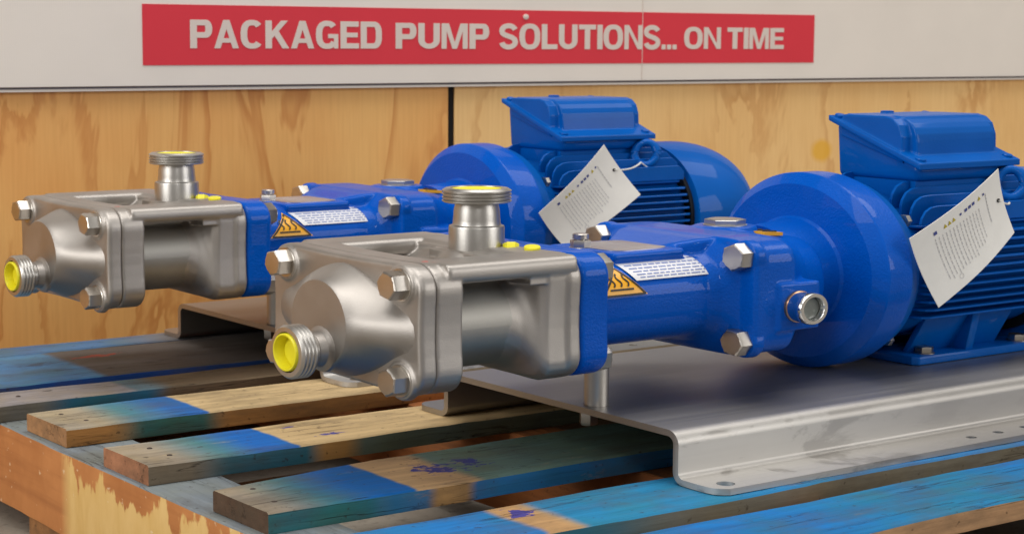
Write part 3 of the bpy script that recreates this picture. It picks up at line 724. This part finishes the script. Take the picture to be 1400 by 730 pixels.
# --- base plate: folded sheet, Z-legs, feet turned out
bm = BM(); tk = .0115; HT = .0932
def leg(s):
    o = [(s*.0, HT)]
    R0 = .024
    for a in range(0, 91, 15): o.append((s*(.2925-R0+R0*math.sin(math.radians(a))), HT-R0+R0*math.cos(math.radians(a))))
    r1 = .010
    for a in range(0, 91, 15): o.append((s*(.2925+r1-r1*math.cos(math.radians(a))), tk+r1-r1*math.sin(math.radians(a))))
    o.append((s*.379, tk)); return o
def under(s):
    o = [(s*.0, HT-tk)]
    R0 = .0125
    for a in range(0, 91, 15): o.append((s*(.2925-tk-R0+R0*math.sin(math.radians(a))), HT-tk-R0+R0*math.cos(math.radians(a))))
    r1 = .0215
    for a in range(0, 91, 15): o.append((s*(.2925-tk+r1-r1*math.cos(math.radians(a))), .0006+r1-r1*math.sin(math.radians(a))))
    o.append((s*.379, .0006)); return o
prof2 = leg(-1)[::-1]+leg(1)[1:]+under(1)[::-1]+under(-1)[1:]
secs = []
for x, cut in ((.376, .030), (.379, .016), (.385, .007), (.396, 0), (.7, 0), (1.1, 0), (1.5, 0), (1.80, 0), (1.82, .02)):
    secs.append([(x, max(-.379+cut, min(.379-cut, y)), z) for y, z in prof2])
loft(bm, secs)
me = tomesh(bm, 'base_plate'); bo = bpy.data.objects.new('plate', me); COL.objects.link(bo)
bm = BM()
for hx, hy_, hr in ((.412, -.352, .0135), (.939, -.345, .0085), (1.0045, -.344, .0085), (1.072, -.342, .0085)):
    lathe(bm, 'z', (hx, hy_, -.02), [(0, hr), (.06, hr)], 28)
bpy.data.objects.new('cut', tomesh(bm, 'cut')); co = bpy.data.objects['cut']; COL.objects.link(co)
md = bo.modifiers.new('b', 'BOOLEAN'); md.operation = 'DIFFERENCE'; md.object = co; md.solver = 'EXACT'
me2 = bpy.data.meshes.new_from_object(bo.evaluated_get(bpy.context.evaluated_depsgraph_get()))
bpy.data.objects.remove(bo); bpy.data.objects.remove(co)
plate_o = obj('base_plate', me2, 'sheet', PS, 30)
bm = BM(); lathe(bm, 'z', (.405, -.072, .0934), [(0, .019), (.10, .019)], 32); pin = obj('support_pin', bm, 'turned', PS)
bm = BM(); hexhead(bm, '-z', (.394, -.068, .0815), .015, .024); obj('hex_bolt', bm, 'bolt', pin)

# second set: the same pump, further back and to the left in view
D = (0, .9764, 0)
PS2 = copy_tree(PS); PS2.location = U(D)
PS2['label'] = 'farther twin-screw pump set, half hidden behind the nearer one, close to the plywood'

# ------------------------------------------------------------------ paper tags tied to the lifting eyes
def paper_tag(corners, label, eye):
    A, B, C, Dd = [Vector(c) for c in corners]
    def P(u, v, off=0.):
        p = (A*(1-u)+B*u)*(1-v)+(Dd*(1-u)+C*u)*v
        return Vector((p.x, p.y-.010*math.sin(math.pi*u)*1.0+.006*math.sin(math.pi*v)-off, p.z))
    O = tuple(C)
    k = 10; bm = BM()
    f = [[bm.verts.new(P(i/k, j/k)) for j in range(k+1)] for i in range(k+1)]; bk = [[bm.verts.new(P(i/k, j/k, -.0012)) for j in range(k+1)] for i in range(k+1)]
    for i in range(k):
        for j in range(k):
            bm.faces.new((f[i][j], f[i][j+1], f[i+1][j+1], f[i+1][j])); bm.faces.new((bk[i][j], bk[i+1][j], bk[i+1][j+1], bk[i][j+1]))
    for i in range(k):
        for a, b in (((i, 0), (i+1, 0)), ((i+1, k), (i, k)), ((0, i+1), (0, i)), ((k, i), (k, i+1))):
            bm.faces.new((f[a[0]][a[1]], f[b[0]][b[1]], bk[b[0]][b[1]], bk[a[0]][a[1]]))
    t = thing('paper_tag', label, 'tag', O, 'white paper tags tied to the motors')
    sh = obj('card', bm, 'paper', t, 60, O)
    def quad(bm, u0, u1, v0, v1): bm.faces.new([bm.verts.new(P(u, v, .0009)) for u, v in ((u0, v0), (u1, v0), (u1, v1), (u0, v1))])
    rnd = random.Random(3); bm = BM()
    for i in range(14):
        u = .20+.037*i; v = .22+.004*i
        while v < .80-.018*max(0, i-8)*1.2:
            w = rnd.uniform(.02, .07); quad(bm, u, u+.0055, v, v+w); v += w+.012
    v = .16
    while v < .56:
        w = rnd.uniform(.03, .07); quad(bm, .785, .793, v, v+w); v += w+.008
    for a in range(12):
        th = a*math.pi/6; quad(bm, .30+.02*math.cos(th), .306+.02*math.cos(th), .86+.03*math.sin(th), .87+.03*math.sin(th))
    obj('text_lines', bm, 'ink', t, 180, O)['kind'] = 'stuff'
    for u0, u1, v0, v1 in ((.53, .56, .125, .165), (.575, .605, .125, .165), (.62, .65, .125, .165), (.475, .495, .13, .16), (.755, .775, .13, .16), (.20, .232, .125, .17)):
        bm = BM(); quad(bm, u0, u1, v0, v1); obj('icon', bm, 'inkblue', t, 180, O)
    for u in (.30, .345, .39, .69):
        bm = BM(); bm.faces.new([bm.verts.new(P(*q_, .0009)) for q_ in ((u, .17), (u+.036, .17), (u+.018, .115))])
        obj('warning_icon', bm, 'inkgold', t, 180, O)
    h = P(.93, .42, .001); bm = BM(); lathe(bm, '-y', h, [(0, .0042), (.0006, .0042)], 14); obj('hole', bm, 'black', t, 40, O)
    e = Vector(eye); m_ = (h+e)/2+Vector((.004, -.012, -.012))
    pts = [h*(1-s)**2+m_*2*s*(1-s)+e*s*s for s in [i/10 for i in range(11)]]
    bm = BM(); tube(bm, pts, .0022, 8)
    tube(bm, [e, e+Vector((.012, -.006, -.012)), e+Vector((.028, -.002, -.022))], .0018, 6); obj('string', bm, 'string', t, 60, O)
    return t
paper_tag([(.9298, -.214, .379), (1.1461, -.21, .5054), (1.1939, -.21, .3723), (1.0053, -.214, .2358)], 'white printed paper tag hanging on the nearer motor, at the right edge', (1.27, -.135, .425))
paper_tag([(.9274, .7624, .3354), (1.0982, .7664, .4969), (1.1988, .7664, .3658), (.9975, .7624, .2413)], 'white printed paper tag hanging on the farther motor, in the middle of the photo', (1.26, .84, .44))
